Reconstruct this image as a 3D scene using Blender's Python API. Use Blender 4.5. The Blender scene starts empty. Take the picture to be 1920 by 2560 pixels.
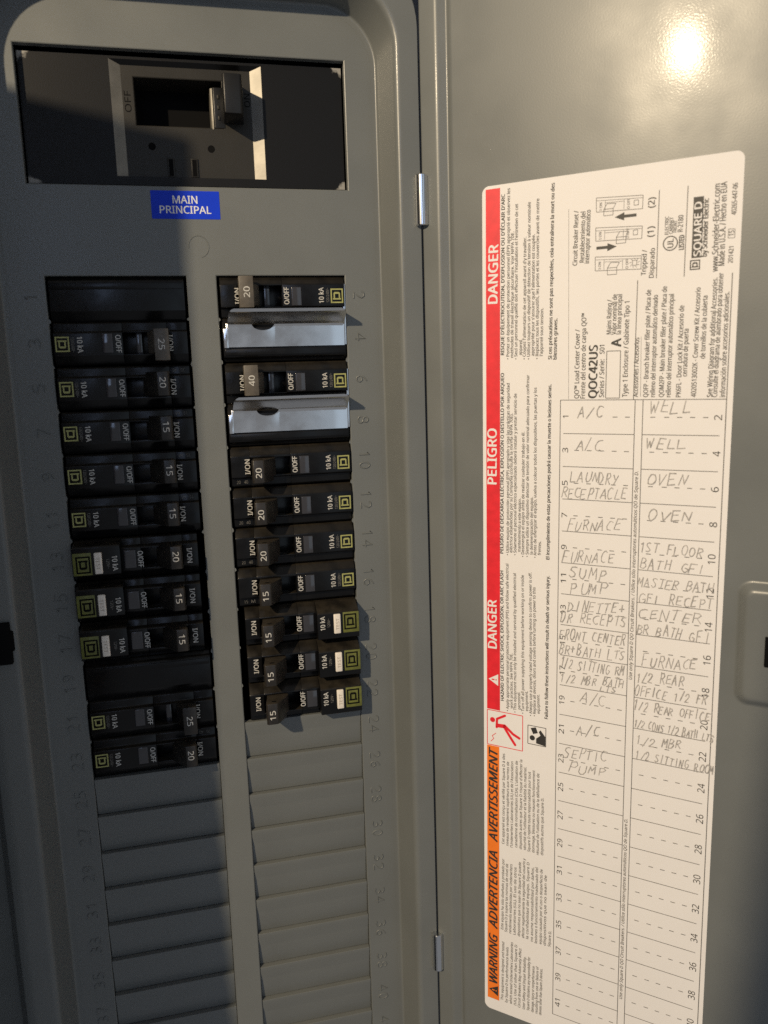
import bpy, bmesh, math, random
from mathutils import Matrix, Vector
random.seed(7)
scene = bpy.context.scene
COL = scene.collection
MM = 0.001

# ---------------------------------------------------------------- frames
# all sizes are millimetres in the frame of the panel: x right, y up, z out of the wall
FP = Matrix(((1, 0, 0, 0), (0, 0, -1, 0), (0, 1, 0, 1.45), (0, 0, 0, 1)))


def T(x, y, z):
    return Matrix.Translation((x * MM, y * MM, z * MM))


DOOR_ANGLE = 0.7396
HINGE = (160.126, 0.0, 20.0)
cd, sd = math.cos(DOOR_ANGLE), math.sin(DOOR_ANGLE)
FD = FP @ T(*HINGE) @ Matrix(((cd, 0, -sd, 0), (0, 1, 0, 0), (sd, 0, cd, 0), (0, 0, 0, 1)))
FL = FD @ T(63.711, -58.31, 0) @ Matrix.Rotation(-0.007, 4, 'Z')

# ---------------------------------------------------------------- camera
cam = bpy.data.cameras.new('camera')
cam.sensor_fit = 'VERTICAL'
cam.sensor_height = 36.0
cam.lens = 28.125
cam.clip_start = 0.005
cam.clip_end = 50.0
cam.dof.use_dof = True
cam.dof.focus_distance = 0.372
cam.dof.aperture_fstop = 10.6
cam_ob = bpy.data.objects.new('camera', cam)
COL.objects.link(cam_ob)
R = (Matrix.Rotation(-0.0315, 4, 'Z') @ Matrix.Rotation(-0.2332, 4, 'Y') @ Matrix.Rotation(-0.1605, 4, 'X'))
cam_ob.matrix_world = FP @ T(57.562, -46.378, 371.535) @ R
scene.camera = cam_ob

# ---------------------------------------------------------------- light
scene.view_settings.view_transform = 'Standard'
scene.view_settings.look = 'None'
scene.view_settings.exposure = 0.0
scene.view_settings.gamma = 1.0
scene.cycles.use_denoising = False
world = bpy.data.worlds.new('World')
scene.world = world
world.use_nodes = True
bg = world.node_tree.nodes['Background']
bg.inputs['Color'].default_value = (0.93, 0.95, 1.0, 1)
bg.inputs['Strength'].default_value = 0.215

lamp = bpy.data.lights.new('work_lamp', 'POINT')
lamp.energy = 64.0
lamp.color = (1.0, 0.81, 0.55)
lamp.shadow_soft_size = 0.013
lamp_ob = bpy.data.objects.new('work_lamp', lamp)
COL.objects.link(lamp_ob)
lamp_ob.matrix_world = FP @ T(-624, 452, 823)

win = bpy.data.lights.new('window_light', 'AREA')
win.shape = 'RECTANGLE'
win.size, win.size_y = 0.64, 1.8
win.energy = 1.7
win.color = (0.60, 0.80, 1.0)
win_ob = bpy.data.objects.new('window_light', win)
COL.objects.link(win_ob)
win_ob.matrix_world = FP @ T(785, 0, 2000)

blue_fill = bpy.data.lights.new('blue_fill_light', 'AREA')  # added blue fill for the shaded upper left, not a known window
blue_fill.shape = 'RECTANGLE'
blue_fill.size, blue_fill.size_y = 0.55, 0.75
blue_fill.energy = 2.8
blue_fill.color = (0.50, 0.66, 1.0)
blue_fill_ob = bpy.data.objects.new('blue_fill_light', blue_fill)
COL.objects.link(blue_fill_ob)
blue_fill_ob.matrix_world = FP @ T(-480, 480, 2000)

# ---------------------------------------------------------------- materials


def new_mat(name, color, rough=0.5, metal=0.0, spec=0.5, bump=None, vary=0.0, vscale=60.0, rvary=0.0, coat=0.0, crough=0.12):
    m = bpy.data.materials.new(name)
    m.use_nodes = True
    nt = m.node_tree
    b = nt.nodes['Principled BSDF']
    b.inputs['Base Color'].default_value = (*color, 1)
    b.inputs['Roughness'].default_value = rough
    b.inputs['Metallic'].default_value = metal
    b.inputs['Specular IOR Level'].default_value = spec
    b.inputs['Coat Weight'].default_value = coat
    b.inputs['Coat Roughness'].default_value = crough
    tc = nt.nodes.new('ShaderNodeTexCoord')
    if vary > 0 or rvary > 0:
        n = nt.nodes.new('ShaderNodeTexNoise')
        n.inputs['Scale'].default_value = vscale
        n.inputs['Detail'].default_value = 4
        nt.links.new(tc.outputs['Object'], n.inputs['Vector'])
        if vary > 0:
            mr = nt.nodes.new('ShaderNodeMapRange')
            mr.inputs['From Min'].default_value = 0.3
            mr.inputs['From Max'].default_value = 0.7
            mr.inputs['To Min'].default_value = 1 - vary
            mr.inputs['To Max'].default_value = 1 + vary
            nt.links.new(n.outputs['Fac'], mr.inputs['Value'])
            mx = nt.nodes.new('ShaderNodeVectorMath')
            mx.operation = 'SCALE'
            mx.inputs[0].default_value = color
            nt.links.new(mr.outputs['Result'], mx.inputs['Scale'])
            nt.links.new(mx.outputs['Vector'], b.inputs['Base Color'])
        if rvary > 0:
            mr = nt.nodes.new('ShaderNodeMapRange')
            mr.inputs['From Min'].default_value = 0.3
            mr.inputs['From Max'].default_value = 0.7
            mr.inputs['To Min'].default_value = max(0.02, rough - rvary)
            mr.inputs['To Max'].default_value = rough + rvary
            nt.links.new(n.outputs['Fac'], mr.inputs['Value'])
            nt.links.new(mr.outputs['Result'], b.inputs['Roughness'])
    if bump:
        n2 = nt.nodes.new('ShaderNodeTexNoise')
        n2.inputs['Scale'].default_value = bump[0]
        n2.inputs['Detail'].default_value = 1.5
        nt.links.new(tc.outputs['Object'], n2.inputs['Vector'])
        bp = nt.nodes.new('ShaderNodeBump')
        bp.inputs['Strength'].default_value = bump[1]
        bp.inputs['Distance'].default_value = bump[2]
        nt.links.new(n2.outputs['Fac'], bp.inputs['Height'])
        nt.links.new(bp.outputs['Normal'], b.inputs['Normal'])
        nt.links.new(bp.outputs['Normal'], b.inputs['Coat Normal'])
    return m


PAINT = new_mat('grey_enamel', (0.142, 0.151, 0.150), 0.37, spec=0.42, bump=(1500, 0.085, 0.00016), vary=0.05, vscale=30, rvary=0.05, coat=0.045, crough=0.10)
BLACK = new_mat('black_plastic', (0.0042, 0.0042, 0.0046), 0.27, spec=0.30, bump=(1500, 0.15, 0.0001), vary=0.25, vscale=120, rvary=0.08)
MBLACK = new_mat('matt_black_plastic', (0.009, 0.009, 0.0095), 0.38, spec=0.4, bump=(1800, 0.2, 0.0001), vary=0.25, vscale=90)
MGREY = new_mat('dark_grey_plastic', (0.023, 0.0215, 0.0185), 0.45, spec=0.30, bump=(1800, 0.2, 0.0001), vary=0.12, vscale=80)
HANDLE = new_mat('worn_handle_plastic', (0.019, 0.0165, 0.0145), 0.36, bump=(1500, 0.2, 0.0001), vary=0.25, vscale=300)
HANDLE2 = new_mat('dusty_grey_handle_plastic', (0.095, 0.082, 0.066), 0.45, bump=(1500, 0.2, 0.0001), vary=0.2, vscale=300)
WINDOW = new_mat('smooth_dark_window', (0.032, 0.032, 0.038), 0.13, spec=0.8, rvary=0.06, vscale=300)
VOID = new_mat('dark_cavity', (0.003, 0.003, 0.0035), 0.8, spec=0.12)  # near-black, puts the shade of holes and gaps into the colour
STRIP = new_mat('pale_bevel', (0.235, 0.222, 0.195), 0.52, metal=0.7, vary=0.16, vscale=130, bump=(900, 0.2, 0.0001))
YELLOW = new_mat('yellow_print', (0.33, 0.335, 0.12), 0.5, vary=0.15, vscale=500)
OLIVE = new_mat('olive_yellow_print', (0.125, 0.135, 0.026), 0.45, vary=0.2, vscale=300)
WHITEINK = new_mat('white_print', (0.52, 0.51, 0.48), 0.5, vary=0.2, vscale=700)
FAINT = new_mat('faded_print', (0.13, 0.125, 0.115), 0.5, vary=0.4, vscale=900)
BUTTON = new_mat('white_button', (0.80, 0.74, 0.66), 0.45, vary=0.06, vscale=300)
BUTTONINK = new_mat('button_lettering', (0.42, 0.37, 0.31), 0.6)
CHROME = new_mat('bright_zinc', (0.76, 0.76, 0.76), 0.19, metal=1.0, bump=(45, 0.04, 0.0003), rvary=0.05, vscale=150, vary=0.05)
CHROME2 = new_mat('polished_steel', (0.72, 0.73, 0.74), 0.16, metal=1.0)
PAPER = new_mat('label_paper', (0.765, 0.745, 0.74), 0.75, spec=0.25, bump=(700, 0.12, 0.0001), vary=0.015, vscale=40)
RED = new_mat('red_print', (0.72, 0.018, 0.030), 0.45, vary=0.10, vscale=260)
ORANGE = new_mat('orange_print', (0.86, 0.20, 0.02), 0.45, vary=0.05, vscale=200)
INK = new_mat('black_print', (0.030, 0.028, 0.027), 0.55)
LIGHTINK = new_mat('thin_black_print', (0.05, 0.047, 0.044), 0.6)
RULE = new_mat('rule_print', (0.13, 0.125, 0.12), 0.6)
PENCIL = new_mat('pencil', (0.35, 0.335, 0.325), 0.5, vary=0.35, vscale=900)
BLUE = new_mat('blue_label', (0.005, 0.040, 0.60), 0.45, spec=0.2, vary=0.05, vscale=100)
BLUEWHITE = new_mat('blue_label_lettering', (0.75, 0.76, 0.78), 0.4)
WALLM = new_mat('painted_wall', (0.20, 0.21, 0.23), 0.8, bump=(120, 0.3, 0.001), vary=0.08, vscale=10)

# settled dust: a brown film on the upper faces of the breakers


def dusty(m, color=(0.036, 0.030, 0.022), amount=0.7):
    nt = m.node_tree
    b = nt.nodes['Principled BSDF']
    g = nt.nodes.new('ShaderNodeNewGeometry')
    sx = nt.nodes.new('ShaderNodeSeparateXYZ')
    nt.links.new(g.outputs['True Normal'], sx.inputs[0])
    r = nt.nodes.new('ShaderNodeMapRange')
    r.inputs['From Min'].default_value = 0.30
    r.inputs['From Max'].default_value = 0.85
    r.inputs['To Max'].default_value = amount
    nt.links.new(sx.outputs[2], r.inputs['Value'])
    tc = nt.nodes.new('ShaderNodeTexCoord')
    n = nt.nodes.new('ShaderNodeTexNoise')
    n.inputs['Scale'].default_value = 160
    n.inputs['Detail'].default_value = 5
    nt.links.new(tc.outputs['Object'], n.inputs['Vector'])
    r2 = nt.nodes.new('ShaderNodeMapRange')
    r2.inputs['From Min'].default_value = 0.35
    r2.inputs['From Max'].default_value = 0.6
    r2.inputs['To Min'].default_value = 0.35
    nt.links.new(n.outputs['Fac'], r2.inputs['Value'])
    mu = nt.nodes.new('ShaderNodeMath')
    mu.operation = 'MULTIPLY'
    nt.links.new(r.outputs[0], mu.inputs[0])
    nt.links.new(r2.outputs[0], mu.inputs[1])
    mx = nt.nodes.new('ShaderNodeMixRGB')
    mx.inputs[2].default_value = (*color, 1)
    old = b.inputs['Base Color'].links[0].from_socket
    nt.links.new(mu.outputs[0], mx.inputs[0])
    nt.links.new(old, mx.inputs[1])
    nt.links.new(mx.outputs[0], b.inputs['Base Color'])


dusty(BLACK)
dusty(HANDLE, (0.045, 0.038, 0.029), 0.7)

# black plastic with pale scuffed corners for the main breaker plate


def scuffed(name):
    m = new_mat(name, (0.0085, 0.0085, 0.009), 0.42, spec=0.24, bump=(1800, 0.2, 0.0001))
    nt = m.node_tree
    b = nt.nodes['Principled BSDF']
    tc = nt.nodes.new('ShaderNodeTexCoord')
    sp = nt.nodes.new('ShaderNodeSeparateXYZ')
    nt.links.new(tc.outputs['Object'], sp.inputs[0])

    def math_(op, a, b2=None):
        n = nt.nodes.new('ShaderNodeMath')
        n.operation = op
        for i, v in enumerate((a, b2)):
            if v is None:
                continue
            if isinstance(v, (int, float)):
                n.inputs[i].default_value = v
            else:
                nt.links.new(v, n.inputs[i])
        return n.outputs[0]
    # distance to the nearest corner of the plate (plate centred on its own origin)
    dx = math_('SUBTRACT', 0.0669, math_('ABSOLUTE', sp.outputs[0]))
    dy = math_('SUBTRACT', 0.0255, math_('ABSOLUTE', sp.outputs[1]))
    d = math_('ADD', math_('MULTIPLY', dx, 0.7), math_('MULTIPLY', dy, 1.0))
    n = nt.nodes.new('ShaderNodeTexNoise')
    n.inputs['Scale'].default_value = 420
    n.inputs['Detail'].default_value = 5
    nt.links.new(tc.outputs['Object'], n.inputs['Vector'])
    v = math_('SUBTRACT', math_('MULTIPLY', n.outputs['Fac'], 0.0070), d)
    f = nt.nodes.new('ShaderNodeMapRange')
    f.inputs['From Min'].default_value = -0.0006
    f.inputs['From Max'].default_value = 0.0012
    nt.links.new(v, f.inputs['Value'])
    mx = nt.nodes.new('ShaderNodeMixRGB')
    mx.inputs[1].default_value = (0.006, 0.006, 0.0065, 1)
    mx.inputs[2].default_value = (0.30, 0.29, 0.27, 1)
    nt.links.new(f.outputs[0], mx.inputs[0])
    nt.links.new(mx.outputs[0], b.inputs['Base Color'])
    return m


SCUFF = scuffed('scuffed_black_plastic')

# ---------------------------------------------------------------- object helpers


def tag(o, label=None, cat=None, group=None, kind=None):
    if label:
        o['label'] = label
    if cat:
        o['category'] = cat
    if group:
        o['group'] = group
    if kind:
        o['kind'] = kind
    return o


def empty(name, mat, label, cat, group=None):
    o = bpy.data.objects.new(name, None)
    o.empty_display_size = 0.01
    COL.objects.link(o)
    o.matrix_world = mat
    return tag(o, label, cat, group)


class MB:
    """collects faces in millimetres; build() links them as one mesh object"""

    def __init__(self):
        self.v, self.f = [], []

    def add(self, vs, fs):
        n = len(self.v)
        self.v += [tuple(p) for p in vs]
        self.f += [tuple(i + n for i in f) for f in fs]
        return self

    def box(self, x0, x1, y0, y1, z0, z1):
        return self.add([(x0, y0, z0), (x1, y0, z0), (x1, y1, z0), (x0, y1, z0), (x0, y0, z1), (x1, y0, z1), (x1, y1, z1), (x0, y1, z1)],
                        [(3, 2, 1, 0), (4, 5, 6, 7), (0, 1, 5, 4), (1, 2, 6, 5), (2, 3, 7, 6), (3, 0, 4, 7)])

    def quad(self, a, b, c, d):
        return self.add([a, b, c, d], [(0, 1, 2, 3)])

    def rect(self, x0, x1, y0, y1, z):
        return self.quad((x0, y0, z), (x1, y0, z), (x1, y1, z), (x0, y1, z))

    def poly(self, pts, z):
        return self.add([(p[0], p[1], z) for p in pts], [tuple(range(len(pts)))])

    def prism_x(self, prof, x0, x1):
        """profile of (y, z), extruded along x"""
        n = len(prof)
        self.add([(x0, p[0], p[1]) for p in prof] + [(x1, p[0], p[1]) for p in prof],
                 [tuple(range(n)), tuple(range(2 * n - 1, n - 1, -1))] + [(i, (i + 1) % n, n + (i + 1) % n, n + i)[::-1] for i in range(n)])
        return self

    def prism_y(self, prof, y0, y1):
        """profile of (x, z), extruded along y"""
        n = len(prof)
        self.add([(p[0], y0, p[1]) for p in prof] + [(p[0], y1, p[1]) for p in prof],
                 [tuple(range(n)), tuple(range(2 * n - 1, n - 1, -1))] + [(i, (i + 1) % n, n + (i + 1) % n, n + i)[::-1] for i in range(n)])
        return self

    def prism_z(self, pts, z0, z1):
        n = len(pts)
        self.add([(p[0], p[1], z0) for p in pts] + [(p[0], p[1], z1) for p in pts],
                 [tuple(range(n))[::-1], tuple(range(n, 2 * n))] + [(i, (i + 1) % n, n + (i + 1) % n, n + i) for i in range(n)])
        return self

    def loops(self, loops, closed=True):
        n = len(loops[0])
        b = len(self.v)
        for lp in loops:
            self.v += [tuple(p) for p in lp]
        for k in range(len(loops) - 1):
            for i in range(n if closed else n - 1):
                j = (i + 1) % n
                self.f.append((b + k * n + i, b + k * n + j, b + (k + 1) * n + j, b + (k + 1) * n + i))
        return self

    def build(self, name, mat, parent, frame=None, bevel=0.0, seg=2, smooth=35, fix=True):
        me = bpy.data.meshes.new(name)
        bm = bmesh.new()
        vs = [bm.verts.new((p[0] * MM, p[1] * MM, p[2] * MM)) for p in self.v]
        for f in self.f:
            try:
                bm.faces.new([vs[i] for i in f])
            except ValueError:
                pass
        if fix:
            bmesh.ops.recalc_face_normals(bm, faces=bm.faces)
        if bevel > 0:
            es = [e for e in bm.edges if len(e.link_faces) == 2 and e.calc_face_angle(0) > 0.35]
            bmesh.ops.bevel(bm, geom=es, offset=bevel * MM, segments=seg, affect='EDGES', profile=0.5)
        bm.to_mesh(me)
        bm.free()
        if smooth:
            me.shade_smooth()
            me.set_sharp_from_angle(angle=math.radians(smooth))
        me.materials.append(mat)
        o = bpy.data.objects.new(name, me)
        COL.objects.link(o)
        if parent is not None:
            o.parent = parent
            o.matrix_parent_inverse = Matrix.Identity(4)
            o.matrix_basis = frame if frame is not None else Matrix.Identity(4)
        elif frame is not None:
            o.matrix_world = frame
        return o


def rrect(x0, x1, y0, y1, r, z, n=7):
    """closed loop of a rounded rectangle, counter-clockwise"""
    out = []
    for cx, cy, a0 in ((x1 - r, y1 - r, 0), (x0 + r, y1 - r, 90), (x0 + r, y0 + r, 180), (x1 - r, y0 + r, 270)):
        for k in range(n + 1):
            a = math.radians(a0 + 90 * k / n)
            out.append((cx + r * math.cos(a), cy + r * math.sin(a), z))
    return out


def circle(cx, cy, r, n=20):
    return [(cx + r * math.cos(2 * math.pi * k / n), cy + r * math.sin(2 * math.pi * k / n)) for k in range(n)]


# lettering ---------------------------------------------------------------
_fc = bpy.data.curves.new('lettering', 'FONT')
_fo = bpy.data.objects.new('lettering', _fc)
CAP = 0.69   # height of a capital at size 1
try:   # the grotesque that ships inside Blender; its built-in lettering serves if that is missing
    _fc.font = bpy.data.fonts.load(bpy.utils.system_resource('DATAFILES') + '/fonts/NotoSansHebrew-Regular.woff2')
    CAP = 0.5726
except Exception:
    pass
_cache = {}


def glyphs(body, weight=0.0, shear=0.0, res=2):
    key = (body, weight, shear, res)
    if key not in _cache:
        _fc.body = body
        _fc.resolution_u = res
        _fc.offset = weight
        _fc.shear = shear
        me = bpy.data.meshes.new_from_object(_fo)
        vs = [(v.co.x, v.co.y) for v in me.vertices]
        fs = [tuple(p.vertices) for p in me.polygons]
        bpy.data.meshes.remove(me)
        x0 = min(v[0] for v in vs)
        x1 = max(v[0] for v in vs)
        _cache[key] = ([(v[0] - x0, v[1]) for v in vs], fs, x1 - x0)
    return _cache[key]




def text(mb, body, ax, ay, bx, by, cap, z, weight=0.0, shear=0.0, res=2, base=0.5):
    """lettering set from point a to point b; cap = height of a capital; base 0.5 centres it on the line a-b;
    weight thickens the strokes with staggered copies, each a hair above the last"""
    vs, fs, w = glyphs(body, 0.0, shear, res)
    L = math.hypot(bx - ax, by - ay)
    ex, ey = (bx - ax) / L, (by - ay) / L
    sx, sy = L / w, cap / CAP
    copies = [(0, 0)] if weight < .008 else [(-weight, weight * .5), (weight, -weight * .5), (0, 0)]
    for n, (ox, oy) in enumerate(copies):
        out = []
        for x, y in vs:
            s, t = x * sx + ox * sy, (y - CAP * base) * sy + oy * sy
            out.append((ax + ex * s - ey * t, ay + ey * s + ex * t, z + n * .004))
        mb.add(out, fs)
    return mb


def arc(cx, cy, rx, ry, a0, a1, n=7):
    return [(cx + rx * math.cos(math.radians(a0 + (a1 - a0) * k / n)), cy + ry * math.sin(math.radians(a0 + (a1 - a0) * k / n))) for k in range(n + 1)]


# one-stroke letters on a unit box, for pencil notes and stamped numbers
STROKES = {
    'A': [[(0, 0), (.5, 1), (1, 0)], [(.2, .38), (.82, .38)]],
    'B': [[(.05, 0), (.1, 1)], [(.1, 1), (.6, .98), (.85, .78), (.6, .55), (.12, .5)], [(.3, .52), (.8, .45), (.95, .22), (.6, 0), (.05, 0)]],
    'C': [arc(.6, .5, .6, .5, 60, 300, 8)],
    'D': [[(.1, 0), (.14, 1)], [(0, 1), (.55, .97), (.95, .65), (.9, .3), (.5, .02), (.05, 0)]],
    'E': [[(.95, 1), (.1, 1), (.05, 0), (.95, .02)], [(.1, .52), (.75, .55)]],
    'F': [[(.1, 0), (.12, 1), (1, 1)], [(.12, .52), (.75, .54)]],
    'G': [arc(.55, .5, .55, .5, 55, 330, 8) + [(1, .45), (.55, .45)]],
    'H': [[(.05, 0), (.1, 1)], [(.9, 0), (.92, 1)], [(.08, .5), (.9, .52)]],
    'I': [[(.5, 0), (.5, 1)]],
    'K': [[(.1, 0), (.1, 1)], [(.9, 1), (.12, .45), (.95, 0)]],
    'L': [[(.1, 1), (.05, 0), (1, .03)]],
    'M': [[(0, 0), (.12, 1), (.5, .35), (.88, 1), (1, 0)]],
    'N': [[(.05, 0), (.1, 1), (.88, 0), (.95, 1)]],
    'O': [arc(.5, .5, .5, .5, 95, 455, 11)],
    'P': [[(.1, 0), (.12, 1)], [(.05, .97), (.7, 1), (.95, .75), (.7, .5), (.12, .48)]],
    'R': [[(.08, 0), (.12, 1)], [(.05, .97), (.7, 1), (.92, .76), (.65, .53), (.12, .5)], [(.4, .5), (1, 0)]],
    'S': [[(.92, .9), (.6, 1), (.2, .93), (.1, .72), (.5, .52), (.88, .32), (.8, .06), (.4, 0), (.02, .1)]],
    'T': [[(.5, 0), (.52, 1)], [(0, .98), (1, 1)]],
    'U': [[(.05, 1), (.08, .3), (.3, 0), (.7, 0), (.92, .3), (.95, 1)]],
    'V': [[(0, 1), (.48, 0), (1, 1)]],
    'W': [[(0, 1), (.25, 0), (.5, .7), (.75, 0), (1, 1)]],
    'Y': [[(0, 1), (.5, .5)], [(1, 1), (.3, -.1)]],
    '/': [[(.15, -.05), (.85, 1.1)]],
    '+': [[(.5, .2), (.5, .85)], [(.1, .5), (.9, .55)]],
    '1': [[(.2, .78), (.5, 1), (.5, 0)]],
    '2': [[(.05, .75), (.25, .97), (.7, .98), (.92, .75), (.7, .45), (.05, 0), (1, 0)]],
    '3': [[(.05, .92), (.5, 1), (.9, .8), (.75, .58), (.4, .52), (.85, .44), (.95, .2), (.55, 0), (.05, .08)]],
    '4': [[(.7, 0), (.7, 1), (0, .3), (1, .3)]],
    '5': [[(.9, 1), (.15, 1), (.1, .55), (.55, .62), (.95, .4), (.85, .1), (.4, 0), (.05, .1)]],
    '6': [[(.8, .98), (.3, .75), (.05, .35), (.3, .02), (.75, .02), (.95, .3), (.7, .55), (.12, .42)]],
    '7': [[(0, 1), (1, 1), (.35, 0)]],
    '8': [arc(.5, .75, .38, .25, -90, 270, 9) + arc(.5, .25, .48, .25, 90, -270, 9)],
    '9': [[(.9, .6), (.6, .42), (.2, .5), (.05, .78), (.4, 1), (.85, .88), (.9, .5), (.7, .2), (.25, 0)]],
    '0': [arc(.5, .5, .42, .5, 90, 450, 11)],
}


def ribbon(mb, pts, wdt, z):
    """flat pencil stroke along a polyline; each length overlaps the next and sits a hair above it"""
    for i in range(len(pts) - 1):
        a, b = Vector(pts[i]), Vector(pts[i + 1])
        if (b - a).length < 1e-6:
            continue
        d = (b - a).normalized()
        n = Vector((-d.y, d.x))
        w0, w1 = (wdt * (.5 + .09 * math.sin((i + k) * 2.1 + pts[0][0])) for k in (0, 1))
        a, b = a - d * wdt * .3, b + d * wdt * .3
        zz = z + .003 * i
        mb.quad((a.x + n.x * w0, a.y + n.y * w0, zz), (a.x - n.x * w0, a.y - n.y * w0, zz), (b.x - n.x * w1, b.y - n.y * w1, zz), (b.x + n.x * w1, b.y + n.y * w1, zz))


def tube(mb, pts, r, n=6):
    rings = []
    for i, p in enumerate(pts):
        p = Vector(p)
        a = Vector(pts[max(i - 1, 0)])
        c = Vector(pts[min(i + 1, len(pts) - 1)])
        d = (c - a).normalized()
        u = d.cross(Vector((0, 0, 1)))
        u = u.normalized() if u.length > 1e-6 else Vector((1, 0, 0))
        w = d.cross(u)
        rings.append([p + u * r * math.cos(2 * math.pi * k / n) + w * r * math.sin(2 * math.pi * k / n) for k in range(n)])
    mb.loops(rings)
    b = len(mb.v)
    mb.f.append(tuple(range(b - n, b)))
    mb.f.append(tuple(range(b - n * len(pts), b - n * len(pts) + n))[::-1])

# ================================================================ the cover
ROW = 19.05
L0, L1, R0, R1 = 0.0, 58.77, 70.94, 129.22
MX0, MX1, MY0, MY1 = -3.65, 132.26, 36.29, 90.8
NROW = 21
YB = -ROW * NROW

wall = MB().rect(-1500, -34, -1450, 1200, -6).rect(164, 1500, -1450, 1200, -6).rect(-34, 164, -1450, -445, -6).rect(-34, 164, 126, 1200, -6).build('wall', WALLM, None, FP, smooth=0)
tag(wall, kind='structure')

cover = empty('panel_cover', FP, 'grey enamelled steel cover of the electrical panel, sunk middle plate with two columns of slots', 'panel cover')


def sheet_with_holes(x0, x1, y0, y1, holes, depth, z=0.0):
    mb = MB()
    xs = sorted({x0, x1, *[h[0] for h in holes], *[h[1] for h in holes]})
    ys = sorted({y0, y1, *[h[2] for h in holes], *[h[3] for h in holes]})
    for i in range(len(xs) - 1):
        for j in range(len(ys) - 1):
            cx, cy = (xs[i] + xs[i + 1]) / 2, (ys[j] + ys[j + 1]) / 2
            if any(h[0] < cx < h[1] and h[2] < cy < h[3] for h in holes):
                continue
            mb.rect(xs[i], xs[i + 1], ys[j], ys[j + 1], z)
    for a, b, c, d in holes:
        e = 0.35      # rolled edge
        o = [(a, c), (b, c), (b, d), (a, d)]
        k = [(a + e, c + e), (b - e, c + e), (b - e, d - e), (a + e, d - e)]
        mb.loops([[(x, y, z) for x, y in o], [(x, y, z - e * 0.6) for x, y in k], [(x, y, z - depth) for x, y in k]])
    return mb


plate = sheet_with_holes(-30, 160, -440, 125,
                         [(MX0, MX1, MY0, MY1), (L0, L1, YB, 0), (R0, R1, YB, 0)], 3.4)
plate.build('middle_plate', PAINT, cover, smooth=25, fix=False)


def ring(d_l, d_r, d_t, z, r):
    return rrect(-17.2 - d_l, 146.2 + d_r, -440 - d_t, 112.5 + d_t, r, z, 12)


def fillet(prof, rad, n=5):
    out = [prof[0]]
    for i in range(1, len(prof) - 1):
        p0, p1, p2 = (Vector(prof[i - 1]), Vector(prof[i]), Vector(prof[i + 1]))
        a, b = (p0 - p1), (p2 - p1)
        t = min(rad, a.length * .45, b.length * .45)
        q0, q1 = p1 + a.normalized() * t, p1 + b.normalized() * t
        for k in range(n + 1):
            s = k / n
            out.append(tuple(q0 * (1 - s) ** 2 + p1 * 2 * s * (1 - s) + q1 * s * s))
    out.append(prof[-1])
    return out


frame_prof = fillet([(-2.5, 0.06), (0, 0.06), (3.7, 20), (13.0, 20)], 2.6, 8)
fr = MB()
fr.loops([ring(d, d, d, z, 24 + d * .6) for d, z in frame_prof] +
         [ring(a, b, a, z, 32) for a, b, z in ((17.0, 13.6, 20), (17.6, 13.8, 19.7), (21.0, 13.85, 14.5), (22.0, 13.9, 14), (70, 13.95, 14), (71, 14, 13), (71, 14, -6))])
fr.build('raised_frame', PAINT, cover, smooth=30)

# catch for the door latch on the left rim
catch = MB().box(-33, -23.5, -161, -143, 19.6, 22.4).box(-32, -22.5, -155.5, -147, 19.6, 21.6)
catch.build('latch_catch', VOID, cover, bevel=0.4)

# knocked mark under the blue label
kn = MB()
tube(kn, [(64.6 + 4.3 * math.cos(math.radians(a)), 11.9 + 4.6 * math.sin(math.radians(a)), -0.10) for a in range(-75, 190, 12)], 0.32)
kn.build('stamped_ring', PAINT, cover, smooth=60)

# blank filler plates: each twists back towards its lower edge
FP_PROF = [(0.0, -3.2), (0.0, -.25), (-.10, -.12), (-.9, -.15), (-2.2, -.35), (-7.2, -1.35), (-8.2, -1.55), (-18.3, -2.5), (-18.72, -2.7), (-18.76, -4.0), (-1.2, -4.2)]


def filler_mesh(x0, x1):
    mb = MB()
    mb.prism_x(FP_PROF, x0 + .25, x1 - .25)
    return mb


fill_first = {}
for x0, x1, ks in ((L0, L1, range(12, 21)), (R0, R1, range(11, 21))):
    for k in ks:
        if x0 not in fill_first:
            o = filler_mesh(x0 + 0.36, x1 - 0.36).build('filler_plate', PAINT, cover, T(0, -ROW * k - 0.05, 0), smooth=30)
            fill_first[x0] = o
        else:
            o = fill_first[x0].copy()
            COL.objects.link(o)
            o.parent = cover
            o.matrix_basis = T(0, -ROW * k - 0.05, 0) @ Matrix.Rotation(random.uniform(-.004, .004), 4, 'X')

# stubs where blanks were snapped out
for x0, x1, n_ in ((L0, L1, 12), (R0, R1, 11)):
    for k in range(1, n_):
        for xe, sg in ((x0, 1), (x1, -1)):
            w_, h_ = random.uniform(.45, .95), random.uniform(.8, 1.5)
            a_ = xe + sg * .3
            yk = -ROW * k + random.uniform(-.3, .3)
            q_ = [(a_, yk - h_), (a_ + sg * w_, yk - h_ * .35), (a_ + sg * w_ * .8, yk + h_ * .4), (a_, yk + h_)]
            MB().prism_z(q_, -1.5, -.12).build('broken_tab', PAINT, cover, smooth=0)

# stamped circuit numbers, set sideways
for k in range(NROW):
    for side in (0, 1):
        s = str(2 * k + 1 + side)
        mb = MB()
        yc = -ROW * (k + .5) + 0.6
        n = len(s)
        for i, ch in enumerate(s):
            for st in STROKES[ch]:
                pts = []
                for px, py in st:
                    a = (i - (n - 1) / 2) * 5.1 + (px - .5) * 3.3
                    if side:
                        pts.append((R1 + 3.4 + py * 4.9, yc - a))
                    else:
                        pts.append((L0 - 3.4 - py * 4.9, yc + a))
                tube(mb, [(x, y, 0.05) for x, y in pts], 0.34, 8)
        mb.build('stamped_number', PAINT, cover, smooth=70)

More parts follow.
